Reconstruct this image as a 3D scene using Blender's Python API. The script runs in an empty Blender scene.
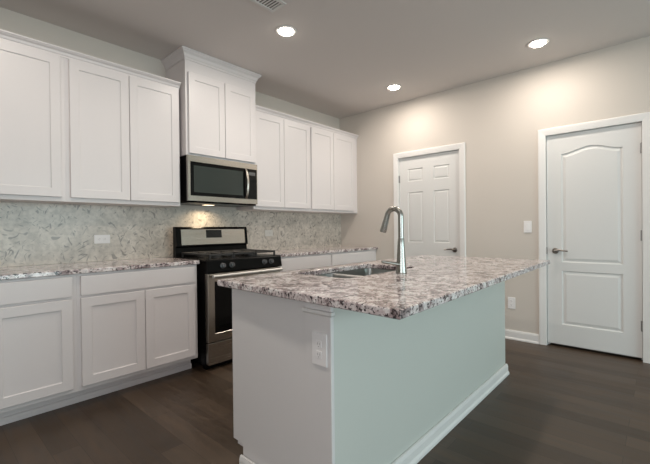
import bpy, bmesh, math, random
from mathutils import Vector, Matrix
from mathutils.geometry import tessellate_polygon

S = bpy.context.scene
COL = S.collection
PI = math.pi
random.seed(4)

# ------------------------------------------------------------------ camera
F, YAW, PITCH, ROLL = 374.92, 0.8367, -0.0072, -0.0105
fw = Vector((math.sin(YAW)*math.cos(PITCH), math.cos(YAW)*math.cos(PITCH), math.sin(PITCH)))
rt = Vector((math.cos(YAW), -math.sin(YAW), 0))
up = rt.cross(fw)
r2 = rt*math.cos(ROLL) + up*math.sin(ROLL)
u2 = -rt*math.sin(ROLL) + up*math.cos(ROLL)
cd = bpy.data.cameras.new('camera')
cam = bpy.data.objects.new('camera', cd)
COL.objects.link(cam)
m3 = Matrix((r2, u2, -fw)).transposed()
cam.matrix_world = Matrix.Translation((-4.1617, -3.4522, 1.1561)) @ m3.to_4x4()
cd.sensor_width = 36.0
cd.lens = F/650*36.0
cd.clip_start = 0.02
S.camera = cam

H = 2.7415          # ceiling height
XL, YF = -6.6, -6.9  # left wall and the window wall behind the camera

# ------------------------------------------------------------------ world, light, exposure
w = bpy.data.worlds.new('sky'); S.world = w; w.use_nodes = True
bg = w.node_tree.nodes['Background']
bg.inputs[0].default_value = (0.72, 0.93, 1.0, 1); bg.inputs[1].default_value = 1.6

S.view_settings.view_transform = 'Standard'
S.view_settings.look = 'None'
S.view_settings.exposure = 0.3
S.view_settings.gamma = 1.0
S.view_settings.use_curve_mapping = False
S.cycles.use_denoising = True
S.cycles.max_bounces = 10
S.cycles.diffuse_bounces = 7
S.cycles.sample_clamp_indirect = 6.0
S.cycles.caustics_reflective = False
S.cycles.caustics_refractive = False

def area_light(name, loc, rot, sx, sy, power, col, spread=PI):
    l = bpy.data.lights.new(name, 'AREA'); l.shape = 'RECTANGLE'
    l.size, l.size_y, l.energy, l.color, l.spread = sx, sy, power, col, spread
    o = bpy.data.objects.new(name, l); COL.objects.link(o)
    o.location = loc; o.rotation_euler = rot
    return o
DAY = (0.74, 0.97, 1.0)
# daylight coming in through the glazing of the room behind the camera
area_light('daylight_patio', (-2.0, YF+0.03, 1.10), (PI/2, 0, 0), 2.7, 2.0, 66, DAY)
area_light('daylight_window', (-5.2, YF+0.03, 1.45), (PI/2, 0, 0), 1.5, 1.4, 16, (0.86, 0.96, 1.0))
area_light('daylight_side', (XL+0.03, -4.6, 1.45), (PI/2, 0, -PI/2), 2.0, 1.5, 36, (0.96, 0.96, 1.0))

# ------------------------------------------------------------------ materials
def nt(name):
    m = bpy.data.materials.new(name); m.use_nodes = True
    t = m.node_tree
    return m, t, t.nodes['Principled BSDF']
def N(t, typ, **kw):
    n = t.nodes.new(typ)
    for k, v in kw.items():
        if k in n.inputs: n.inputs[k].default_value = v
        else: setattr(n, k, v)
    return n
def ramp(t, pts, interp='LINEAR'):
    n = t.nodes.new('ShaderNodeValToRGB'); e = n.color_ramp
    e.interpolation = interp
    while len(e.elements) < len(pts): e.elements.new(0.5)
    for i, (p, c) in enumerate(pts):
        e.elements[i].position = p
        e.elements[i].color = (c, c, c, 1) if isinstance(c, (int, float)) else (*c, 1)
    return n
def mixc(t, fac, a, b, mode='MIX'):
    n = t.nodes.new('ShaderNodeMix'); n.data_type = 'RGBA'; n.blend_type = mode
    for sock, v in ((0, fac), (6, a), (7, b)):
        if isinstance(v, (int, float)): n.inputs[sock].default_value = v
        elif isinstance(v, tuple): n.inputs[sock].default_value = (*v, 1)
        else: t.links.new(v, n.inputs[sock])
    return n.outputs[2]
def coords(t, scale=(1, 1, 1), rot=(0, 0, 0)):
    tc = t.nodes.new('ShaderNodeTexCoord'); mp = t.nodes.new('ShaderNodeMapping')
    mp.inputs['Scale'].default_value = scale; mp.inputs['Rotation'].default_value = rot
    t.links.new(tc.outputs['Object'], mp.inputs['Vector'])
    return mp.outputs['Vector']
def plain(name, col, rough=0.5, metal=0.0, grain=0.0, spec=0.5, coat=0.0, bump=0.0, bscale=60):
    m, t, b = nt(name)
    b.inputs['Roughness'].default_value = rough
    b.inputs['Metallic'].default_value = metal
    b.inputs['Specular IOR Level'].default_value = spec
    b.inputs['Coat Weight'].default_value = coat
    v = coords(t)
    n = N(t, 'ShaderNodeTexNoise', Scale=bscale, Detail=3.0)
    t.links.new(v, n.inputs['Vector'])
    r = ramp(t, [(0.3, tuple(c*(1-grain) for c in col)), (0.7, tuple(min(1, c*(1+grain)) for c in col))])
    t.links.new(n.outputs['Fac'], r.inputs['Fac'])
    t.links.new(r.outputs['Color'], b.inputs['Base Color'])
    if bump:
        bp = N(t, 'ShaderNodeBump', Strength=bump, Distance=0.002)
        t.links.new(n.outputs['Fac'], bp.inputs['Height']); t.links.new(bp.outputs['Normal'], b.inputs['Normal'])
    return m
def brushed(name, col, rough=0.28, axis=0):
    m, t, b = nt(name)
    b.inputs['Metallic'].default_value = 1.0
    sc = [400, 400, 400]; sc[axis] = 3
    v = coords(t, tuple(sc))
    n = N(t, 'ShaderNodeTexNoise', Scale=1.0, Detail=2.0); t.links.new(v, n.inputs['Vector'])
    r = ramp(t, [(0.2, tuple(c*0.96 for c in col)), (0.8, tuple(c*1.03 for c in col))])
    t.links.new(n.outputs['Fac'], r.inputs['Fac']); t.links.new(r.outputs['Color'], b.inputs['Base Color'])
    r2_ = ramp(t, [(0.2, rough*0.85), (0.8, rough*1.15)])
    t.links.new(n.outputs['Fac'], r2_.inputs['Fac']); t.links.new(r2_.outputs['Color'], b.inputs['Roughness'])
    return m
def emit(name, col, strength):
    m, t, b = nt(name)
    b.inputs['Base Color'].default_value = (*col, 1)
    b.inputs['Emission Color'].default_value = (*col, 1); b.inputs['Emission Strength'].default_value = strength
    return m

def granite():
    m, t, b = nt('speckled_granite')
    b.inputs['Roughness'].default_value = 0.10
    v = coords(t)
    big = N(t, 'ShaderNodeTexNoise', Scale=14.0, Detail=6.0, Roughness=0.62, Distortion=0.9)
    t.links.new(v, big.inputs['Vector'])
    r1 = ramp(t, [(0.375, (0.22, 0.165, 0.17)), (0.46, (0.45, 0.37, 0.372)), (0.54, (0.69, 0.62, 0.615)), (0.65, (0.82, 0.78, 0.775))])
    t.links.new(big.outputs['Fac'], r1.inputs['Fac'])
    vo = N(t, 'ShaderNodeTexVoronoi', Scale=85.0); t.links.new(v, vo.inputs['Vector'])
    rv = ramp(t, [(0.0, 0.74), (1.0, 1.12)]); t.links.new(vo.outputs['Color'], rv.inputs['Fac'])
    c1 = mixc(t, 0.8, r1.outputs['Color'], rv.outputs['Color'], 'MULTIPLY')
    wh = N(t, 'ShaderNodeTexNoise', Scale=44.0, Detail=3.0, Distortion=0.4); t.links.new(v, wh.inputs['Vector'])
    rw = ramp(t, [(0.56, 0.0), (0.64, 0.8)]); t.links.new(wh.outputs['Fac'], rw.inputs['Fac'])
    c2 = mixc(t, rw.outputs['Color'], c1, (0.84, 0.82, 0.81))
    sp = N(t, 'ShaderNodeTexNoise', Scale=95.0, Detail=3.0, Roughness=0.55); t.links.new(v, sp.inputs['Vector'])
    cl = N(t, 'ShaderNodeMath', operation='MULTIPLY_ADD'); cl.inputs[1].default_value = -0.30
    t.links.new(big.outputs['Fac'], cl.inputs[0]); t.links.new(sp.outputs['Fac'], cl.inputs[2])
    rs = ramp(t, [(0.405, 0.0), (0.44, 1.0)]); t.links.new(cl.outputs[0], rs.inputs['Fac'])
    c3 = mixc(t, rs.outputs['Color'], c2, (0.05, 0.04, 0.043))
    t.links.new(c3, b.inputs['Base Color'])
    return m
def marble_splash():
    m, t, b = nt('veined_marble')
    b.inputs['Roughness'].default_value = 0.28
    v = coords(t)
    base = N(t, 'ShaderNodeTexNoise', Scale=5.0, Detail=5.0, Distortion=0.8); t.links.new(v, base.inputs['Vector'])
    rb = ramp(t, [(0.3, (0.535, 0.495, 0.44)), (0.7, (0.69, 0.645, 0.58))]); t.links.new(base.outputs['Fac'], rb.inputs['Fac'])
    fine = N(t, 'ShaderNodeTexNoise', Scale=34.0, Detail=5.0); t.links.new(v, fine.inputs['Vector'])
    rf = ramp(t, [(0.35, 0.76), (0.62, 1.06)]); t.links.new(fine.outputs['Fac'], rf.inputs['Fac'])
    c = mixc(t, 0.8, rb.outputs['Color'], rf.outputs['Color'], 'MULTIPLY')
    # short dark flecks lying in several directions
    wa = N(t, 'ShaderNodeTexNoise', Scale=6.0, Detail=2.0); t.links.new(v, wa.inputs['Vector'])
    for ang, th, sc in ((0.45, 0.695, 1.05), (-0.8, 0.69, 1.15), (1.3, 0.685, 1.0), (2.4, 0.70, 1.3)):
        mp = t.nodes.new('ShaderNodeMapping'); mp.inputs['Rotation'].default_value = (0, ang, 0)
        mp.vector_type = 'TEXTURE'; mp.inputs['Scale'].default_value = (.074/sc, .07, .0205/sc)
        mp.inputs['Location'].default_value = (ang*.7, .3, ang*1.1)
        ad = N(t, 'ShaderNodeVectorMath', operation='MULTIPLY_ADD')
        ad.inputs[1].default_value = (0.16, 0.16, 0.16)
        t.links.new(wa.outputs['Color'], ad.inputs[0]); t.links.new(v, ad.inputs[2])
        t.links.new(ad.outputs[0], mp.inputs['Vector'])
        n = N(t, 'ShaderNodeTexNoise', Scale=1.0, Detail=1.5, Roughness=0.4); t.links.new(mp.outputs['Vector'], n.inputs['Vector'])
        r = ramp(t, [(th-0.03, 0.0), (th+0.035, 0.66)]); t.links.new(n.outputs['Fac'], r.inputs['Fac'])
        c = mixc(t, r.outputs['Color'], c, (0.15, 0.145, 0.135))
    t.links.new(c, b.inputs['Base Color'])
    return m
def wood_floor():
    m, t, b = nt('dark_plank_floor')
    tc = t.nodes.new('ShaderNodeTexCoord'); sx = t.nodes.new('ShaderNodeSeparateXYZ'); cx = t.nodes.new('ShaderNodeCombineXYZ')
    t.links.new(tc.outputs['Object'], sx.inputs[0])
    t.links.new(sx.outputs['Y'], cx.inputs['X']); t.links.new(sx.outputs['X'], cx.inputs['Y'])
    br = N(t, 'ShaderNodeTexBrick', offset=0.37, squash=1.0)
    br.inputs['Color1'].default_value = (0.0, 0.0, 0.0, 1); br.inputs['Color2'].default_value = (1, 1, 1, 1)
    br.inputs['Mortar'].default_value = (0.3, 0.3, 0.3, 1)
    br.inputs['Scale'].default_value = 1.0; br.inputs['Mortar Size'].default_value = 0.0012
    br.inputs['Brick Width'].default_value = 1.1; br.inputs['Row Height'].default_value = 0.127
    t.links.new(cx.outputs[0], br.inputs['Vector'])
    mp = t.nodes.new('ShaderNodeMapping'); mp.inputs['Scale'].default_value = (2.2, 26, 1)
    t.links.new(cx.outputs[0], mp.inputs['Vector'])
    off = N(t, 'ShaderNodeVectorMath', operation='MULTIPLY_ADD'); off.inputs[1].default_value = (17, 9, 5)
    t.links.new(br.outputs['Color'], off.inputs[0]); t.links.new(mp.outputs['Vector'], off.inputs[2])
    g = N(t, 'ShaderNodeTexNoise', Scale=1.0, Detail=6.0, Roughness=0.6, Distortion=0.6); t.links.new(off.outputs[0], g.inputs['Vector'])
    rp = ramp(t, [(0.0, (0.046, 0.030, 0.0185)), (0.5, (0.062, 0.041, 0.0262)), (1.0, (0.080, 0.0545, 0.0365))])
    t.links.new(br.outputs['Color'], rp.inputs['Fac'])
    rg = ramp(t, [(0.3, 0.66), (0.7, 1.25)]); t.links.new(g.outputs['Fac'], rg.inputs['Fac'])
    c = mixc(t, 0.85, rp.outputs['Color'], rg.outputs['Color'], 'MULTIPLY')
    c = mixc(t, br.outputs['Fac'], c, (0.030, 0.020, 0.014))
    t.links.new(c, b.inputs['Base Color'])
    rr = ramp(t, [(0.3, 0.36), (0.7, 0.5)]); t.links.new(g.outputs['Fac'], rr.inputs['Fac'])
    t.links.new(rr.outputs['Color'], b.inputs['Roughness'])
    bp = N(t, 'ShaderNodeBump', Strength=0.15, Distance=0.002); t.links.new(g.outputs['Fac'], bp.inputs['Height'])
    t.links.new(bp.outputs['Normal'], b.inputs['Normal'])
    return m

M = {}
M['wall'] = plain('greige_wall_paint', (0.63, 0.583, 0.53), 0.85, grain=0.01, bump=0.05, bscale=220)
M['ceiling'] = plain('flat_ceiling_paint', (0.645, 0.60, 0.575), 0.95, grain=0.01, bump=0.06, bscale=180)
M['white'] = plain('white_cabinet_paint', (0.705, 0.672, 0.672), 0.38, grain=0.004)
M['trim'] = plain('white_trim_paint', (0.80, 0.79, 0.775), 0.35, grain=0.004)
M['door'] = plain('white_door_paint', (0.725, 0.725, 0.713), 0.4, grain=0.004)
M['island'] = plain('white_island_paint', (0.74, 0.725, 0.72), 0.42, grain=0.004)
M['island_back'] = plain('pale_sage_grey', (0.60, 0.618, 0.578), 0.5, grain=0.004)  # greener and darker than the other island panels
M['plate'] = plain('white_plastic', (0.86, 0.85, 0.85), 0.3, grain=0.0)
M['plate_grey'] = plain('pale_grey_plastic', (0.62, 0.615, 0.585), 0.35, grain=0.0)
M['slot'] = plain('grey_socket_slots', (0.42, 0.41, 0.41), 0.5)
M['granite'] = granite()
M['marble'] = marble_splash()
M['floor'] = wood_floor()
M['steel'] = brushed('brushed_stainless_steel', (0.50, 0.465, 0.415), 0.25, 0)
M['steel_bowl'] = brushed('satin_stainless_bowl', (0.36, 0.365, 0.345), 0.34, 1)
M['steel_rim'] = plain('satin_steel_rim', (0.68, 0.67, 0.65), 0.45, 1.0)
M['chrome'] = plain('brushed_nickel', (0.36, 0.36, 0.335), 0.27, 1.0)
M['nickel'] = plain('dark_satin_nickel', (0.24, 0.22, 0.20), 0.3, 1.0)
M['hinge'] = plain('hinge_nickel', (0.36, 0.35, 0.34), 0.35, 1.0)
M['black'] = plain('black_enamel', (0.004, 0.004, 0.004), 0.24, grain=0.05, spec=0.10)
M['iron'] = plain('cast_iron', (0.02, 0.02, 0.02), 0.55, grain=0.1)
M['glass'] = plain('black_glass', (0.004, 0.004, 0.004), 0.08, spec=0.2)
M['mwglass'] = plain('smoked_microwave_glass', (0.036, 0.044, 0.040), 0.12, spec=0.35)
M['knob'] = plain('grey_knob_metal', (0.16, 0.16, 0.165), 0.3, 0.8)
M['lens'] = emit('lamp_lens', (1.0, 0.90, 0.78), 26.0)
M['hood'] = emit('cooktop_lamp_lens', (1.0, 0.80, 0.55), 2.5)
M['screen'] = plain('dark_display', (0.008, 0.009, 0.010), 0.1)
M['digit'] = plain('grey_print', (0.10, 0.10, 0.10), 0.5)
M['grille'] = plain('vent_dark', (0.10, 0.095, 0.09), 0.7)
M['vent'] = plain('vent_enamel', (0.66, 0.65, 0.63), 0.5)
mg, tg, bgp = nt('window_glass')
bgp.inputs['Transmission Weight'].default_value = 1.0; bgp.inputs['Roughness'].default_value = 0.0
bgp.inputs['IOR'].default_value = 1.45
M['pane'] = mg

# ------------------------------------------------------------------ helpers
def tag(o, label=None, cat=None, group=None, kind=None):
    for k, v in (('label', label), ('category', cat), ('group', group), ('kind', kind)):
        if v: o[k] = v
    return o
def empty(name, loc, rz=0, label=None, cat=None, group=None, kind=None):
    o = bpy.data.objects.new(name, None); COL.objects.link(o)
    o.empty_display_size = 0.05
    o.location = loc; o.rotation_euler = (0, 0, rz)
    return tag(o, label, cat, group, kind)
def obj(name, bm, m, parent=None, smooth=False, loc=None, rz=0):
    me = bpy.data.meshes.new(name)
    bmesh.ops.recalc_face_normals(bm, faces=bm.faces)
    bm.to_mesh(me); bm.free()
    me.materials.append(M[m] if isinstance(m, str) else m)
    if smooth:
        for p in me.polygons: p.use_smooth = True
        if smooth != 'all':
            me.set_sharp_from_angle(angle=math.radians(40))
    o = bpy.data.objects.new(name, me); COL.objects.link(o)
    if parent: o.parent = parent
    if loc: o.location = loc
    o.rotation_euler.z = rz
    return o
def B(): return bmesh.new()
def box(bm, x0, x1, y0, y1, z0, z1, bev=0.0, seg=1):
    r = bmesh.ops.create_cube(bm, size=1.0)
    vs = r['verts']
    for v in vs:
        v.co = Vector(((x0+x1)/2 + v.co.x*(x1-x0), (y0+y1)/2 + v.co.y*(y1-y0), (z0+z1)/2 + v.co.z*(z1-z0)))
    if bev:
        es = list({e for v in vs for e in v.link_edges})
        bmesh.ops.bevel(bm, geom=es, offset=bev, segments=seg, affect='EDGES', profile=0.5)
    return bm
def cyl(bm, p0, p1, r0, r1=None, seg=24, bev=0.0):
    r1 = r0 if r1 is None else r1
    p0, p1 = Vector(p0), Vector(p1); d = p1-p0
    mt = Matrix.Translation((p0+p1)/2) @ d.to_track_quat('Z', 'Y').to_matrix().to_4x4()
    r = bmesh.ops.create_cone(bm, cap_ends=True, segments=seg, radius1=r0, radius2=r1, depth=d.length, matrix=mt)
    if bev:
        es = [e for e in {e for v in r['verts'] for e in v.link_edges} if any(len(f.verts) > 4 for f in e.link_faces)]
        bmesh.ops.bevel(bm, geom=es, offset=bev, segments=2, affect='EDGES', profile=0.5)
    return bm
def tube(bm, pts, rad, seg=14):
    pts = [Vector(p) for p in pts]; n = len(pts)
    if not hasattr(rad, '__len__'): rad = [rad]*n
    rings = []; prev = None
    for i, p in enumerate(pts):
        d = (pts[min(i+1, n-1)] - pts[max(i-1, 0)]).normalized()
        if prev is None:
            a = d.orthogonal().normalized()
        else:
            a = (prev - d*prev.dot(d)).normalized()
        prev = a; c = d.cross(a)
        rings.append([bm.verts.new(p + (a*math.cos(2*PI*k/seg) + c*math.sin(2*PI*k/seg))*rad[i]) for k in range(seg)])
    for i in range(n-1):
        for k in range(seg):
            bm.faces.new((rings[i][k], rings[i][(k+1) % seg], rings[i+1][(k+1) % seg], rings[i+1][k]))
    bm.faces.new(rings[0][::-1]); bm.faces.new(rings[-1])
    return bm
def lathe(bm, prof, c=(0, 0, 0), seg=32, caps=True):
    rings = []
    for r, z in prof:
        rings.append([bm.verts.new((c[0]+r*math.cos(2*PI*k/seg), c[1]+r*math.sin(2*PI*k/seg), c[2]+z)) for k in range(seg)])
    for i in range(len(prof)-1):
        for k in range(seg):
            bm.faces.new((rings[i][k], rings[i][(k+1) % seg], rings[i+1][(k+1) % seg], rings[i+1][k]))
    if caps:
        bm.faces.new(rings[0]); bm.faces.new(rings[-1])
    return bm
def extrude_profile(bm, prof, path):
    """prof: (out, z) pairs; path: list of (point, outward dir) stations joined with straight runs (mitres given by dir length)."""
    st = [[bm.verts.new((p[0]+d[0]*o, p[1]+d[1]*o, z)) for o, z in prof] for p, d in path]
    n = len(prof)
    for a, b in zip(st, st[1:]):
        for k in range(n):
            bm.faces.new((a[k], a[(k+1) % n], b[(k+1) % n], b[k]))
    bm.faces.new(st[0]); bm.faces.new(st[-1][::-1])
    return bm
def offset_poly(pts, d):
    """inward offset of a CCW polygon in (x, z)"""
    n = len(pts); out = []
    for i in range(n):
        p0, p1, p2 = Vector(pts[i-1]), Vector(pts[i]), Vector(pts[(i+1) % n])
        e1, e2 = (p1-p0).normalized(), (p2-p1).normalized()
        n1, n2 = Vector((-e1.y, e1.x)), Vector((-e2.y, e2.x))
        m_ = n1+n2; k = m_.dot(n1)
        out.append(tuple(p1 + m_*(d/k)))
    return out
def panel_slab(bm, x0, x1, z0, z1, yf, th, holes, rings):
    """slab facing -y at yf (thickness th) whose front has shaped panels. holes: CCW (x,z) polygons; rings: (inset, depth) steps; the last ring is filled."""
    outer = [(x0, z0), (x1, z0), (x1, z1), (x0, z1)]
    e = 0.0022
    fo = [(x0+e, z0+e), (x1-e, z0+e), (x1-e, z1-e), (x0+e, z1-e)]
    loops = [fo] + holes
    flat = [p for l in loops for p in l]
    V = [bm.verts.new((p[0], yf, p[1])) for p in flat]
    for tri in tessellate_polygon([[Vector((p[0], p[1], 0)) for p in l] for l in loops]):
        try: bm.faces.new([V[i] for i in tri])
        except ValueError: pass
    k = 4
    for h in holes:
        prev = V[k:k+len(h)]; k += len(h)
        for ins, dep in rings:
            q = [bm.verts.new((p[0], yf+dep, p[1])) for p in (offset_poly(h, ins) if ins else h)]
            for i in range(len(h)):
                j = (i+1) % len(h)
                bm.faces.new((prev[i], prev[j], q[j], q[i]))
            prev = q
        for tri in tessellate_polygon([[Vector((v.co.x, v.co.z, 0)) for v in prev]]):
            bm.faces.new([prev[i] for i in tri])
    a = V[:4]; b = [bm.verts.new((p[0], yf+e, p[1])) for p in outer]; c = [bm.verts.new((p[0], yf+th, p[1])) for p in outer]
    for i in range(4):
        j = (i+1) % 4
        bm.faces.new((a[i], a[j], b[j], b[i])); bm.faces.new((b[i], b[j], c[j], c[i]))
    bm.faces.new(c)
    return bm
def rect(x0, x1, z0, z1): return [(x0, z0), (x1, z0), (x1, z1), (x0, z1)]
def shaker(x0, x1, z0, z1, yf, th=0.019, fr=0.060):
    return panel_slab(B(), x0, x1, z0, z1, yf, th, [rect(x0+fr, x1-fr, z0+fr, z1-fr)], [(0.0, 0.005), (0.004, 0.0075)])
def copy_tree(o, parent=None, name=None):
    c = o.copy(); COL.objects.link(c)
    if parent: c.parent = parent
    for ch in list(o.children): copy_tree(ch, c)
    return c

# ------------------------------------------------------------------ room shell
def struct(name, bm, m, parent=None, **k):
    return tag(obj(name, bm, m, parent, **k), kind='structure')
struct('floor', box(B(), XL-.1, .1, YF-.1, .1, -0.08, 0.0), 'floor')
struct('ceiling', box(B(), XL-.1, .1, YF-.1, .1, H, H+0.08), 'ceiling')
struct('wall_back', box(B(), XL-.1, .1, 0.0, 0.1, 0.0, H), 'wall')
# right wall with two door openings (y ranges)
D1 = (-0.955, -1.755); D2 = (-2.600, -3.325); DH = 2.047
bm = B()
for y0, y1, z0, z1 in ((D1[0], 0.0, 0, H), (D2[0], D1[1], 0, H), (YF-.1, D2[1], 0, H), (D1[1], D1[0], DH, H), (D2[1], D2[0], DH, H)):
    box(bm, 0.0, 0.11, y0, y1, z0, z1)
struct('wall_right', bm, 'wall')
# left wall with one window opening, front wall with patio door and window openings
def wall_with_holes(bm, along, fixed0, fixed1, a0, a1, holes):
    cur = a0
    for h0, h1, z0, z1 in sorted(holes):
        segs = [(cur, h0, 0, H), (h0, h1, 0, z0), (h0, h1, z1, H)]
        for s0, s1, q0, q1 in segs:
            if s1-s0 > 1e-4 and q1-q0 > 1e-4:
                box(bm, *((fixed0, fixed1, s0, s1) if along == 'y' else (s0, s1, fixed0, fixed1)), q0, q1)
        cur = h1
    box(bm, *((fixed0, fixed1, cur, a1) if along == 'y' else (cur, a1, fixed0, fixed1)), 0, H)
    return bm
struct('wall_left', wall_with_holes(B(), 'y', XL-.1, XL, YF, 0, [(-5.6, -3.6, .7, 2.2)]), 'wall')
struct('wall_front', wall_with_holes(B(), 'x', YF-.1, YF, XL, 0, [(-3.35, -.65, .02, 2.1), (-5.95, -4.45, .75, 2.15)]), 'wall')
def window(name, x0, x1, z0, z1, loc, rz, mull=1):
    t = empty(name, loc, rz, kind='structure')
    f = B(); s = 0.05
    box(f, x0, x0+s, -.03, .03, z0, z1); box(f, x1-s, x1, -.03, .03, z0, z1)
    box(f, x0+s, x1-s, -.03, .03, z0, z0+s); box(f, x0+s, x1-s, -.03, .03, z1-s, z1)
    for i in range(1, mull+1):
        xm = x0+(x1-x0)*i/(mull+1); box(f, xm-.02, xm+.02, -.025, .025, z0+s, z1-s)
    obj('window_frame', f, 'trim', t)
    obj('pane', box(B(), x0+s, x1-s, -.003, .003, z0+s, z1-s), 'pane', t)
window('window_1', -3.35, -.65, .02, 2.1, (0, YF-.05, 0), 0, 1)
window('window_2', -5.95, -4.45, .75, 2.15, (0, YF-.05, 0), 0, 1)
window('window_3', -5.6, -3.6, .7, 2.2, (XL-.05, 0, 0), PI/2, 1)

# baseboards of the room
BB = [(0, 0.0), (0.020, 0.0), (0.020, 0.012), (0.013, 0.022), (0.013, 0.078), (0.008, 0.095), (0, 0.095)]
def baseboard(name, p0, p1, d):
    return struct(name, extrude_profile(B(), BB, [(p0, d), (p1, d)]), 'trim')
CW = 0.062   # casing width
baseboard('baseboard_right', (0, D1[1]-CW-.001), (0, D2[0]+CW+.001), (-1, 0))
baseboard('baseboard_right.001', (0, -0.645), (0, D1[0]+CW+.001), (-1, 0))
baseboard('baseboard_right.002', (0, D2[1]-CW-.001), (0, YF+.022), (-1, 0))
baseboard('baseboard_left', (XL, YF+.022), (XL, -.022), (1, 0))
baseboard('baseboard_back', (XL+.022, 0), (-3.90, 0), (0, -1))

# ------------------------------------------------------------------ doors in the right wall (local x runs to the viewer's right, front faces -y)
def casing(name, yl, w):
    """moulded casing and jamb around an opening starting at world y = yl"""
    t = empty(name, (0, yl, 0), -PI/2, kind='structure')
    prof = lambda bm, a: None
    c = B(); r = 0.004
    def run(pts):
        # pts: list of (x, z) inner edge; casing lies outside of the opening
        pr = [(-r, 0.0), (-r, -0.010), (0.012, -0.013), (0.045, -0.017), (CW-0.006, -0.017), (CW, -0.011), (CW, 0.0)]
        st = []
        for (x, z), (dx, dz) in pts:
            st.append([c.verts.new((x+dx*o, y, z+dz*o)) for o, y in pr])
        n = len(pr)
        for a, b in zip(st, st[1:]):
            for k in range(n):
                c.faces.new((a[k], a[(k+1) % n], b[(k+1) % n], b[k]))
        c.faces.new(st[0]); c.faces.new(st[-1][::-1])
    run([((0, 0.001), (-1, 0)), ((0, DH), (-1, 1)), ((w, DH), (1, 1)), ((w, 0.001), (1, 0))])
    obj('door_casing', c, 'trim', t)
    j = B()
    box(j, 0.0, 0.004, 0.0, 0.11, 0.0, DH-.004); box(j, w-.004, w, 0.0, 0.11, 0.0, DH-.004); box(j, 0, w, 0.0, 0.11, DH-.004, DH)
    box(j, 0.004, 0.016, 0.062, 0.10, 0.0, DH-.004); box(j, w-.016, w-.004, 0.062, 0.10, 0.0, DH-.004); box(j, .004, w-.004, 0.062, 0.10, DH-.016, DH-.004)
    obj('door_jamb', j, 'trim', t)
    return t
casing('trim_1', D1[0], D1[0]-D1[1]); casing('trim_2', D2[0], D2[0]-D2[1])

def lever(parent, x, z, yf, sgn, m='nickel'):
    """rose and curved lever, pointing along sgn*x"""
    b = B()
    lathe_b = cyl(b, (x, yf, z), (x, yf-.010, z), .029, .026, 28, .003)
    cyl(b, (x, yf-.008, z), (x, yf-.048, z), .0115, .010, 16)
    pts = []
    for i in range(13):
        s = i/12
        pts.append((x+sgn*(s*0.112-0.004), yf-.048+0.006*math.sin(s*PI), z+0.010*math.sin(s*PI*1.0)*(1-s)*1.6-0.004*s+0.006*s*s))
    tube(b, pts, [0.0125-0.006*min(1, i/9) for i in range(13)], 14)
    return obj('door_handle', b, m, parent, smooth=True)
def hinge(parent, x, z, yf):
    b = B()
    cyl(b, (x, yf-.006, z-.045), (x, yf-.006, z+.045), .0065, seg=14)
    box(b, x-.012, x+.012, yf-.0025, yf+.001, z-.044, z+.044)
    return obj('hinge', b, 'hinge', parent, smooth=True)
RAISED = [(0.006, 0.010), (0.016, 0.010), (0.036, 0.003)]
DY = 0.020    # door face behind the wall face
# six panel door (hinges on its left)
w1 = D1[0]-D1[1]; e0 = .007
d = empty('door_1', (0, D1[0], 0), -PI/2, kind='structure')
cols = [(0.128, 0.330), (0.472, 0.664)]
rows = [(0.215, 0.80), (0.985, 1.605), (1.740, 1.895)]
hol = [rect(a, b, c_, d_) for a, b in cols for c_, d_ in rows]
obj('door_slab', panel_slab(B(), e0, w1-e0, 0.012, DH-.007, DY, .035, hol, [(0.005, 0.009), (0.012, 0.009), (0.026, 0.003)]), 'door', d)
lever(d, w1-.075, 0.905, DY, -1)
for z in (1.78, 1.03, 0.28): hinge(d, e0-.001, z, DY)
# two panel arch-top door (hinges on its right)
w2 = D2[0]-D2[1]
d = empty('door_2', (0, D2[0], 0), -PI/2, kind='structure')
xa, xb = 0.130, w2-0.135
arch = [(xa, 0.818), (xb, 0.818)]
NA = 24
for i in range(NA+1):
    s = i/NA; x = xb + (xa-xb)*s
    hgt = 0.5-0.5*math.cos(2*PI*min(max((s-.0)/1.0, 0), 1))
    arch.append((x, 1.851+0.050*hgt))
hol = [rect(xa, xb, 0.220, 0.735), arch]
obj('door_slab', panel_slab(B(), e0, w2-e0, 0.026, DH-.007, DY, .035, hol, RAISED), 'door', d)
lever(d, 0.078, 0.925, DY, 1)
obj('strike_plate', box(B(), 0.0005, 0.0068, DY-.010, DY+.012, .892, .958), 'nickel', d)
for z in (1.82, 1.075, 0.30): hinge(d, w2-e0+.001, z, DY)
# unseen shell added behind the doors to block light, so the gaps read dark
bm = B(); hx0, hx1, hy0, hy1 = .1105, 1.0, D2[1]-.25, D1[0]+.25
for q in ((hx1, hx1+.05, hy0, hy1, 0, H), (hx0, hx1, hy0-.05, hy0, 0, H), (hx0, hx1, hy1, hy1+.05, 0, H), (hx0, hx1, hy0, hy1, -.05, -.0005), (hx0, hx1, hy0, hy1, 2.4, 2.45)): box(bm, *q)
struct('wall_light_block', bm, 'wall')

# ------------------------------------------------------------------ backsplash
bs = obj('backsplash', box(B(), -3.90, -.0005, -0.010, -0.0005, 0.9150, 1.3715), 'marble')
tag(bs, 'grey veined marble backsplash on the wall between counters and upper cabinets', 'backsplash')

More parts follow.
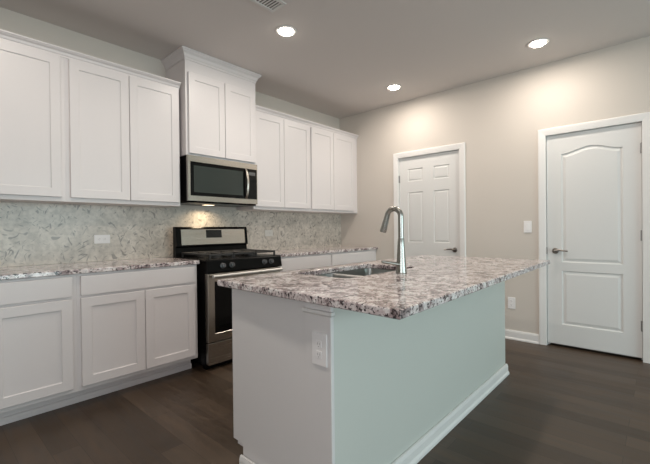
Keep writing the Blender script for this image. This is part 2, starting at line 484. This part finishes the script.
# ------------------------------------------------------------------ upper cabinets
def upper(x0, x1, z0, z1, dep, doors, dz, label, group='white wall cabinets', name='upper_cabinet'):
    t = empty(name, (x0, 0, z0), 0, label, 'cabinet', group)
    wd, hh = x1-x0, z1-z0
    b = B(); g = 0.0001
    box(b, g, wd-g, -dep, -0.001, 0.0, hh, 0.0004)
    obj('body', b, 'white', t)
    for a, c_ in doors:
        obj('door', shaker(a-x0, c_-x0, dz[0]-z0, dz[1]-z0, -dep-.0200), 'white', t)
    return t
UZ0, UZ1, UD = 1.372, 2.405, 0.305
dz = (1.402, 2.385)
upper(-3.860, -3.4150, UZ0, UZ1, UD, [(-3.833, -3.441)], dz, 'white one-door wall cabinet at the far left, cut by the left edge of the picture')
upper(-3.4148, -2.5660, UZ0, UZ1, UD, [(-3.388, -2.988), (-2.983, -2.582)], dz, 'white two-door wall cabinet left of the microwave, above the marble backsplash outlet')
upper(-1.7735, -0.9330, UZ0, UZ1, UD, [(-1.757, -1.360), (-1.355, -0.946)], dz, 'white two-door wall cabinet just right of the microwave')
upper(-0.9328, -0.0010, UZ0, UZ1, UD, [(-0.918, -0.517), (-0.512, -0.082)], dz, 'white two-door wall cabinet in the corner against the beige wall')
# crown mouldings
def crown_prof(z0, h, p):
    return [(0, z0), (0.006, z0), (0.006, z0+h*.2), (0.012, z0+h*.28), (p*.45, z0+h*.55), (p*.8, z0+h*.72), (p*.86, z0+h*.80), (p, z0+h*.84), (p, z0+h), (0, z0+h)]
yf = -UD-0.0005
o = obj('crown_molding', extrude_profile(B(), crown_prof(2.390, .054, .040), [((-3.860, yf), (0, -1)), ((-2.5655, yf), (0, -1))]), 'white')
tag(o, 'white crown molding along the top of the cabinets left of the microwave', 'molding', 'crown moldings on the wall cabinets')
o = obj('crown_molding', extrude_profile(B(), crown_prof(2.390, .054, .040), [((-1.7735, yf), (0, -1)), ((-0.0010, yf), (0, -1))]), 'white')
tag(o, 'white crown molding along the top of the cabinets right of the microwave', 'molding', 'crown moldings on the wall cabinets')
# tall cabinet over the microwave, reaching the ceiling
mx0, mx1, mdep = -2.535, -1.7745, 0.360
t = upper(mx0, mx1, 1.822, 2.735, mdep, [(-2.513, -2.150), (-2.145, -1.795)], (1.838, 2.548), 'taller white two-door wall cabinet above the microwave, reaching the ceiling')
pr = [(o_, z-1.822) for o_, z in crown_prof(2.655, H-.001-2.655, .045)]
wd = mx1-mx0
obj('crown_molding', extrude_profile(B(), pr, [((0, -.002), (-1, 0)), ((0, -mdep), (-1, -1)), ((wd, -mdep), (1, -1)), ((wd, -.002), (1, 0))]), 'white', t)

# ------------------------------------------------------------------ base cabinets
def base(x0, x1, fronts_dr, fronts_do, label, fl=None, fr=None, handle=False):
    t = empty('base_cabinet', (x0, 0, 0), 0, label, 'cabinet', 'white base cabinets along the back wall')
    wd = x1-x0; g = .0001
    obj('body', box(B(), g, wd-g, -.610, -.001, .114, .8825, .0004), 'white', t)
    obj('toe_kick', box(B(), g, wd-g, -.490, -.010, .001, .1135), 'white', t)
    obj('shoe_molding', extrude_profile(B(), [(0, .001), (.016, .001), (.016, .030), (.010, .040), (0, .042)], [((g, -.4905), (0, -1)), ((wd-g, -.4905), (0, -1))]), 'white', t)
    for a, c_ in fronts_dr:
        bm = B(); box(bm, a-x0, c_-x0, -.630, -.6105, .738, .866, .003, 2)
        obj('drawer', bm, 'white', t)
    for a, c_ in fronts_do:
        obj('door', shaker(a-x0, c_-x0, .142, .722, -.630, .0195), 'white', t)
    return t
base(-3.900, -3.4370, [(-3.872, -3.464)], [(-3.872, -3.464)], 'white base cabinet with one drawer over one door, at the far left edge')
base(-3.4368, -2.588, [(-3.416, -2.612)], [(-3.416, -3.0115), (-3.0065, -2.612)], 'white base cabinet with one wide drawer over two doors, left of the range')
base(-1.752, -0.9280, [(-1.740, -0.945)], [(-1.740, -1.348), (-1.343, -0.945)], 'white base cabinet just right of the range, seen over the island counter')
base(-0.9278, -0.001, [(-0.911, -0.060)], [(-0.911, -0.488), (-0.483, -0.060)], 'white base cabinet in the corner by the beige wall, seen over the island counter')

def countertop(name, outline, z0, z1, label, loc=(0, 0, 0), holes=()):
    bm = B(); e = .004
    def loops(ins, z, hs=0.0):
        a = [bm.verts.new((p[0], p[1], z)) for p in offset_poly(outline, ins)] if ins else [bm.verts.new((p[0], p[1], z)) for p in outline]
        hh = [[bm.verts.new((p[0], p[1], z)) for p in (offset_poly(h, -ins) if ins else h)] for h in holes]
        return a, hh
    L = [loops(e, z0), loops(0, z0+e), loops(0, z1-e), loops(e*.35, z1-e*.35), loops(e, z1)]
    for (a, ah), (b, bh) in zip(L, L[1:]):
        for p, q in [(a, b)] + list(zip(ah, bh)):
            for i in range(len(p)):
                j = (i+1) % len(p); bm.faces.new((p[i], p[j], q[j], q[i]))
    for a, hh in (L[0], L[-1]):
        V = a + [v for h in hh for v in h]
        lp = [[Vector((v.co.x, v.co.y, 0)) for v in l] for l in [a]+hh]
        for tri in tessellate_polygon(lp):
            try: bm.faces.new([V[i] for i in tri])
            except ValueError: pass
    o = obj(name, bm, 'granite', loc=loc)
    return tag(o, label, 'countertop', 'speckled granite countertops')
CT0, CT1 = .8835, .9140
countertop('countertop', [(-3.900, -.636), (-2.577, -.636), (-2.577, -.001), (-3.900, -.001)], CT0, CT1, 'speckled granite countertop on the base cabinets left of the range')
countertop('countertop', [(-1.748, -.636), (-.001, -.636), (-.001, -.001), (-1.748, -.001)], CT0, CT1, 'speckled granite countertop on the base cabinets right of the range, in the corner')

# ------------------------------------------------------------------ gas range
rx = -2.150
t = empty('gas_range', (rx, 0, 0), 0, 'stainless and black gas range standing between the base cabinets under the microwave', 'range')
hw = .392
obj('body', box(B(), -hw, hw, -.655, -.100, .030, .895, .003), 'black', t)
for sx in (-1, 1):
    for y in (-.60, -.09): obj('leg', cyl(B(), (sx*.33, y, .001), (sx*.33, y, .0299), .018), 'black', t)
bm = box(B(), -hw-.003, hw+.003, -.690, -.100, .8955, .915, .005, 2)
obj('cooktop', bm, 'black', t)
# burners and grates
for bx, by, r in ((-.19, -.50, .045), (.19, -.50, .05), (-.19, -.28, .04), (.19, -.28, .036), (0, -.39, .04)):
    bm = B(); lathe(bm, [(r*1.25, .9152), (r*1.25, .921), (r, .923), (r, .931), (r*.9, .934), (.002, .934)], (bx, by, 0), 24)
    obj('burner', bm, 'iron', t, smooth=True)
for gx0, gx1 in ((-.355, -.122), (-.118, .118), (.122, .355)):
    bm = B(); y0, y1, zt, s = -.668, -.190, .958, .0065
    for x in (gx0+.008, gx1-.008): box(bm, x-s, x+s, y0, y1, zt-.016, zt, .002)
    for y in (y0+.008, (y0+y1)/2, y1-.008): box(bm, gx0, gx1, y-s, y+s, zt-.016, zt, .002)
    xm = (gx0+gx1)/2
    box(bm, xm-s, xm+s, y0, y1, zt-.014, zt+.002, .002)
    for y in (-.50, -.28): box(bm, gx0+.01, gx1-.01, y-s, y+s, zt-.014, zt+.002, .002)
    for x in (gx0+.008, gx1-.008):
        for y in (y0+.008, y1-.008): box(bm, x-s, x+s, y-s, y+s, .9155, zt-.01)
    obj('grate', bm, 'iron', t)
# control panel with knobs
bm = B()
prof = [(-.6555, .806), (-.712, .806), (-.716, .815), (-.700, .902), (-.692, .9105), (-.6905, .8950), (-.6555, .8950)]
a = [bm.verts.new((-hw-.002, y, z)) for y, z in prof]; b = [bm.verts.new((hw+.002, y, z)) for y, z in prof]
n = len(prof)
for i in range(n): bm.faces.new((a[i], a[(i+1) % n], b[(i+1) % n], b[i]))
bm.faces.new(a); bm.faces.new(b[::-1])
cp = obj('control_panel', bm, 'black', t)
for kx in (-.257, -.168, .182, .262):
    bm = B(); c0 = Vector((kx, -.7085, .860)); dn = Vector((0, -1, .18)).normalized()
    cyl(bm, c0, c0+dn*.008, .024, .023, 24, .001); cyl(bm, c0+dn*.008, c0+dn*.030, .0185, .0165, 24, .002)
    g = dn*.030
    box(bm, kx-.0035, kx+.0035, c0.y+g.y-.006, c0.y+g.y+.006, c0.z+g.z-.017, c0.z+g.z+.017, .001)
    k = obj('knob', bm, 'knob', cp, smooth=True); k['label'] = 'round grey control knob'
# oven door
od = obj('oven_door', panel_slab(B(), -hw+.002, hw-.002, .238, .800, -.700, .044, [rect(-hw+.062, hw-.062, .300, .735)], [(0.0, 0.003), (0.003, 0.005)]), 'steel', t)
od['label'] = 'stainless oven door'
obj('oven_window', box(B(), -hw+.067, hw-.067, -.6975, -.6950, .305, .730, .0008), 'glass', od)
bm = B()
tube(bm, [(-.368, -.742, .780), (.368, -.742, .780)], .0155, 16)
for sx in (-1, 1):
    cyl(bm, (sx*.335, -.7005, .779), (sx*.335, -.742, .779), .010, .012, 14)
h = obj('oven_handle', bm, 'steel_rim', od, smooth=True)
# storage drawer
obj('drawer', box(B(), -hw+.002, hw-.002, -.698, -.656, .050, .228, .004, 2), 'steel', t)
obj('kick_plate', box(B(), -hw+.01, hw-.01, -.640, -.6, .004, .048), 'black', t)
# backguard
bm = B()
prof = [(-.1100, .9155), (-.1670, .9155), (-.1570, 1.000), (-.1800, 1.012), (-.1620, 1.179), (-.1500, 1.192), (-.1100, 1.192)]
a = [bm.verts.new((-hw, y, z)) for y, z in prof]; b = [bm.verts.new((hw, y, z)) for y, z in prof]
n = len(prof)
for i in range(n): bm.faces.new((a[i], a[(i+1) % n], b[(i+1) % n], b[i]))
bm.faces.new(a); bm.faces.new(b[::-1])
bgd = obj('backguard', bm, 'black', t)
def on_guard(x0, x1, z0, z1, lift):
    bm = B(); f = lambda z: -.1800+(z-1.012)*(.018/.167)
    c = [(x, f(z)-lift-d_, z) for d_ in (.0, .0018) for x, z in ((x0, z0), (x1, z0), (x1, z1), (x0, z1))]
    v = [bm.verts.new(p) for p in c]
    for q in ((0, 1, 2, 3), (4, 5, 6, 7), (0, 1, 5, 4), (1, 2, 6, 5), (2, 3, 7, 6), (3, 0, 4, 7)): bm.faces.new([v[i] for i in q])
    return bm
gp = obj('fascia', on_guard(-hw+.048, hw-.036, 1.024, 1.168, .0002), 'steel', bgd); gp['label'] = 'stainless fascia of the backguard'
obj('display', on_guard(-.090, .080, 1.086, 1.162, .0022), 'screen', gp)

# ------------------------------------------------------------------ microwave
t = empty('microwave', (-2.160, 0, 1.402), 0, 'stainless over-the-range microwave with dark glass door, hung under the tall cabinet', 'microwave')
hw = .376; mh = .418
obj('body', box(B(), -hw, hw, -.365, -.001, .012, mh-.0015, .003), 'black', t)
# face frame
fr = obj('front_frame', panel_slab(B(), -hw, hw, .016, mh-.001, -.388, .0225, [rect(-hw+.024, hw-.007, .062, mh-.055)], [(0.0, 0.004), (0.002, 0.006)]), 'steel', t)
fr['label'] = 'stainless front frame'
dr = obj('door', box(B(), -hw+.027, .247, -.3885, -.3825, .065, mh-.058, .001), 'glass', t)
obj('door_window', box(B(), -hw+.055, .200, -.3900, -.3887, .094, mh-.088, .0005), 'mwglass', dr)
bm = B()
pts = []
for i in range(15):
    s = i/14; pts.append((.232, -.3905-.034*math.sin(s*PI)**.6, .070+(mh-.134)*s))
tube(bm, pts, [.011+.003*math.sin(i/14*PI) for i in range(15)], 14)
hd = obj('handle', bm, 'steel', dr, smooth=True); hd['label'] = 'curved stainless door handle'
pn = obj('control_panel', box(B(), .250, hw-.010, -.3885, -.3825, .065, mh-.058, .001), 'glass', t)
obj('display', box(B(), .268, hw-.028, -.3892, -.3886, mh-.118, mh-.085), 'digit', pn)
bt = box(B(), -hw+.01, hw-.01, -.372, -.02, .002, .0118, .002)
obj('vent_base', bt, 'black', t)
obj('lamp', box(B(), -.09, .01, -.18, -.12, .0005, .0018), 'hood', t)
l = bpy.data.lights.new('cooktop_lamp', 'AREA'); l.shape = 'RECTANGLE'; l.size = .10; l.size_y = .05; l.energy = 1.15; l.color = (1, .78, .52); l.spread = 2.6
lo = bpy.data.objects.new('cooktop_lamp', l); COL.objects.link(lo); lo.parent = t; lo.location = (-.04, -.15, -.004)

# ------------------------------------------------------------------ kitchen island
ix0, ix1, iy0, iy1 = -3.108, -1.035, -2.527, -1.878      # iy0 = seating side
t = empty('kitchen_island', (ix0, iy0, 0), 0, 'white painted kitchen island standing on the dark floor under a granite top', 'island')
L, Dp = ix1-ix0, iy1-iy0
bm = B()      # open-topped carcass, so that the sink hangs free in it
for q in ((.014, L-.014, .0145, .030, .110, .8825), (.014, L-.014, Dp-.036, Dp-.020, .110, .8825), (.014, .030, .030, Dp-.036, .110, .8825), (L-.030, L-.014, .030, Dp-.036, .110, .8825), (.030, L-.030, .030, Dp-.036, .110, .128)): box(bm, *q)
obj('body', bm, 'island', t)
obj('toe_kick', box(B(), .020, L-.020, .016, Dp-.080, .001, .1095), 'island', t)
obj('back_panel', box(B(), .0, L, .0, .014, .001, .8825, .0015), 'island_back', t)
# left end: plain panel with a toe notch, then a post with an outlet under a small cap
bm = B()
pf = [(.137, .001), (Dp-.078, .001), (Dp-.078, .126), (Dp-.066, .135), (Dp, .135), (Dp, .8825), (.137, .8825)]
a = [bm.verts.new((.0035, y, z)) for y, z in pf]; b = [bm.verts.new((.0138, y, z)) for y, z in pf]
n = len(pf)
for i in range(n): bm.faces.new((a[i], a[(i+1) % n], b[(i+1) % n], b[i]))
bm.faces.new(a); bm.faces.new(b[::-1])
obj('end_panel', bm, 'island', t)
obj('end_post', box(B(), -.004, .0138, -.003, .1355, .001, .8823, .0025), 'island', t)
bm = extrude_profile(B(), [(0, .826), (.008, .830), (.013, .836), (.013, .847), (0, .847)],
                     [((-.0042, .1370), (-1, 0)), ((-.0042, -.0032), (-1, -1)), ((.004, -.0032), (0, -1))])
obj('post_cap', bm, 'trim', t)
obj('end_panel', box(B(), L-.0138, L, .0145, Dp, .114, .8825, .0015), 'island', t)
# baseboard around the seating side
pr = [(0, .001), (.020, .001), (.020, .016), (.013, .030), (.013, .066), (.008, .084), (0, .086)]
bm = extrude_profile(B(), pr, [((-.0045, Dp-.075), (-1, 0)), ((-.0045, -.0035), (-1, -1)), ((L+.0005, -.0035), (1, -1)), ((L+.0005, Dp-.075), (1, 0))])
obj('baseboard', bm, 'trim', t)

# island top with a sink cut-out
sx0, sx1, sy0, sy1 = -2.730, -2.030, -2.305, -1.925
def rrect(x0, x1, y0, y1, r, n=5):
    p = []
    for cx, cy, a0 in ((x1-r, y0+r, -PI/2), (x1-r, y1-r, 0), (x0+r, y1-r, PI/2), (x0+r, y0+r, PI)):
        for i in range(n+1):
            a = a0+PI/2*i/n; p.append((cx+r*math.cos(a), cy+r*math.sin(a)))
    return p
countertop('countertop', [(-3.190, -2.872), (-1.030, -2.838), (-1.030, -1.822), (-3.150, -1.822)], CT0, CT1, 'large speckled granite island countertop with the sink set into it',
           holes=[rrect(sx0, sx1, sy0, sy1, .05)])
# double bowl undermount sink
zt = CT0-.0006
t = empty('kitchen_sink', ((sx0+sx1)/2, (sy0+sy1)/2, zt-.2), 0, 'double-bowl stainless sink set under the island countertop', 'sink')
def bowl(x0, x1, y0, y1, dep, top):
    bm = B(); cx, cy = t.location.x, t.location.y
    secs = []
    for ins, z in ((0.0, top), (.004, top-dep*.5), (.010, top-dep+.03), (.022, top-dep+.008), (.045, top-dep)):
        secs.append([bm.verts.new((p[0]-cx, p[1]-cy, z-t.location.z)) for p in rrect(x0+ins, x1-ins, y0+ins, y1-ins, .055)])
    for a, b in zip(secs, secs[1:]):
        for i in range(len(a)):
            j = (i+1) % len(a); bm.faces.new((a[i], a[j], b[j], b[i]))
    bm.faces.new(secs[-1])
    return bm
xm = -2.410
bwl = obj('bowl', bowl(sx0-.004, xm-.012, sy0-.004, sy1+.004, .19, zt), 'steel_bowl', t, smooth=True)
obj('drain', lathe(B(), [(.044, .012), (.040, .015), (.03, .013), (.004, .010)], ((sx0+xm)/2-t.location.x, 0, 0), 24), 'chrome', bwl, smooth=True)
bwl = obj('bowl', bowl(xm+.012, sx1+.004, sy0-.004, sy1+.004, .19, zt), 'steel_bowl', t, smooth=True)
obj('drain', lathe(B(), [(.044, .012), (.040, .015), (.03, .013), (.004, .010)], ((sx1+xm)/2-t.location.x, 0, 0), 24), 'chrome', bwl, smooth=True)
obj('divider', box(B(), xm-.017-t.location.x, xm+.017-t.location.x, -.5*(sy1-sy0)-.003, .5*(sy1-sy0)+.003, .17, .1994, .006, 2), 'steel_rim', t)

# pull-down faucet
fx, fy = -2.378, -2.397
t = empty('kitchen_faucet', (fx, fy, CT1), 0, 'tall gooseneck pull-down faucet standing behind the sink on the island top', 'faucet')
bm = B()
lathe(bm, [(.029, .0005), (.030, .004), (.0285, .010), (.0268, .03), (.0250, .055), (.0220, .10), (.0195, .15), (.0172, .185), (.0155, .19)], (0, 0, 0), 28)
obj('base', bm, 'chrome', t, smooth=True)
bm = B(); pts = []; R = .043; zc = .307
for z in (.185, .22, .26): pts.append((0, 0, z))
for i in range(17):
    a = PI - i/16*PI*0.93
    pts.append((0, R+R*math.cos(a), zc+R*1.03*math.sin(a)))
obj('spout', tube(bm, pts, .0150, 18), 'chrome', t, smooth=True)
p1, p0 = Vector(pts[-1]), Vector(pts[-2]); dd = (p1-p0).normalized()
bm = B(); hp = [p1-dd*.004, p1+dd*.02, p1+dd*.055, p1+dd*.088, p1+dd*.098]
obj('spray_head', tube(bm, hp, [.0152, .0158, .0172, .0190, .0182], 20), 'chrome', t, smooth=True)
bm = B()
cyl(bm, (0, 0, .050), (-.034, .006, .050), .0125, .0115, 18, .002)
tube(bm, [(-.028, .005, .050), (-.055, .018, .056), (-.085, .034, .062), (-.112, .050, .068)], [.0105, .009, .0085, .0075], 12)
hdl = obj('lever_handle', bm, 'nickel', t, smooth=True)  # dark reflections put into the colour: darker metal than the faucet body

# ------------------------------------------------------------------ outlets and switch
def outlet(loc, rz, label, horiz=False, kind='outlet', cat='outlet', grp='wall outlets', sc=1.0, pm='plate'):
    t = empty('wall_outlet' if kind == 'outlet' else 'light_switch', loc, rz, label, cat, grp)
    w_, h_ = (.072*sc, .118*sc)
    if horiz: w_, h_ = h_, w_
    obj('cover_plate', box(B(), -w_/2, w_/2, -.0065, -.0006, -h_/2, h_/2, .002, 2), pm, t)
    if kind == 'outlet':
        for s in (-1, 1):
            bm = B(); cx_, cz_ = (s*.020, 0) if horiz else (0, s*.020)
            box(bm, cx_-.014, cx_+.014, -.0085, -.0066, cz_-.014, cz_+.014, .0015)
            r = obj('receptacle', bm, pm, t)
            bm = B()
            for q in (-.0055, .0055):
                if horiz: box(bm, cx_-.004, cx_+.005, -.0089, -.0083, cz_+q-.0012, cz_+q+.0012)
                else: box(bm, cx_+q-.0012, cx_+q+.0012, -.0089, -.0083, cz_-.003, cz_+.006)
            cyl(bm, (cx_-(.009 if horiz else 0), -.0082, cz_-(0 if horiz else .009)), (cx_-(.009 if horiz else 0), -.0089, cz_-(0 if horiz else .009)), .0022, seg=10)
            obj('socket_slots', bm, 'slot', r)
    else:
        obj('rocker', box(B(), -.0165, .0165, -.0095, -.0066, -.033, .033, .0015), 'plate', t)
    return t
outlet((-3.097, -.0101, 1.094), 0, 'white horizontal outlet plate on the marble backsplash left of the range', True)
outlet((-1.335, -.0101, 1.118), 0, 'pale grey horizontal outlet plate on the marble backsplash right of the range', True, pm='plate_grey')
outlet((0, -2.286, .375), -PI/2, 'white outlet low on the beige wall beside the island')
outlet((0, -2.441, 1.160), -PI/2, 'white light switch on the beige wall left of the arch-top door', kind='switch', cat='switch', grp='wall switches')
outlet((ix0-.0042, -2.474, .698), -PI/2, 'white outlet plate on the end post of the island', sc=1.06)

# ------------------------------------------------------------------ ceiling: recessed lights and air vent
def downlight(x, y, label, power):
    t = empty('recessed_light', (x, y, H), 0, label, 'ceiling light', 'recessed ceiling lights')
    obj('trim_ring', lathe(B(), [(.086, -.0005), (.084, -.005), (.072, -.007), (.060, -.005), (.0585, -.0005)], (0, 0, 0), 40), 'vent', t, smooth=True)
    bm = B(); lathe(bm, [(.058, -.0006), (.058, -.0090), (.050, -.0160), (.034, -.0195), (.002, -.0205)], (0, 0, 0), 40)  # lens shaped to bulge below the ceiling, for a halo of light
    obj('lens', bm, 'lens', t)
    l = bpy.data.lights.new('recessed_lamp', 'AREA'); l.shape = 'DISK'; l.size = .12; l.energy = power; l.color = (1.0, .90, .80); l.spread = PI
    o = bpy.data.objects.new('recessed_lamp', l); COL.objects.link(o); o.parent = t; o.location = (0, 0, -.0225)
    return t
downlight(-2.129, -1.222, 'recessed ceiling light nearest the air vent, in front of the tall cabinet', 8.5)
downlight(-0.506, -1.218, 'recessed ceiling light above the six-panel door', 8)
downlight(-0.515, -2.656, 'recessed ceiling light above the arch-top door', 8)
for x, y in ((-3.74, -1.222), (-3.74, -2.66), (-2.129, -2.66)):  # unseen fixtures added on the lamp grid to light the room
    downlight(x, y, 'added recessed ceiling light overhead, outside the picture', 6.6)

vx0, vx1, vy0, vy1 = -2.720, -2.372, -1.500, -1.345
t = empty('ceiling_vent', ((vx0+vx1)/2, (vy0+vy1)/2, H), 0, 'white louvred air vent in the ceiling at the top edge of the picture', 'vent')
a, b = (vx1-vx0)/2, (vy1-vy0)/2; s = .026
bm = B()
for q in ((-a, a, -b, -b+s), (-a, a, b-s, b), (-a, -a+s, -b+s, b-s), (a-s, a, -b+s, b-s)): box(bm, *q, -.008, -.0006, .002)
obj('frame', bm, 'vent', t)
obj('dark_backing', box(B(), -a+s, a-s, -b+s, b-s, -.0022, -.0006), 'grille', t)  # flat dark sheet standing in for the shade inside the vent
for i in range(13):
    x = -a+s+.012+(2*a-2*s-.024)*i/12
    bm = box(B(), x-.006, x+.006, -b+s+.0004, b-s-.0004, -.0042, -.0030)
    obj('louver', bm, 'vent', t)
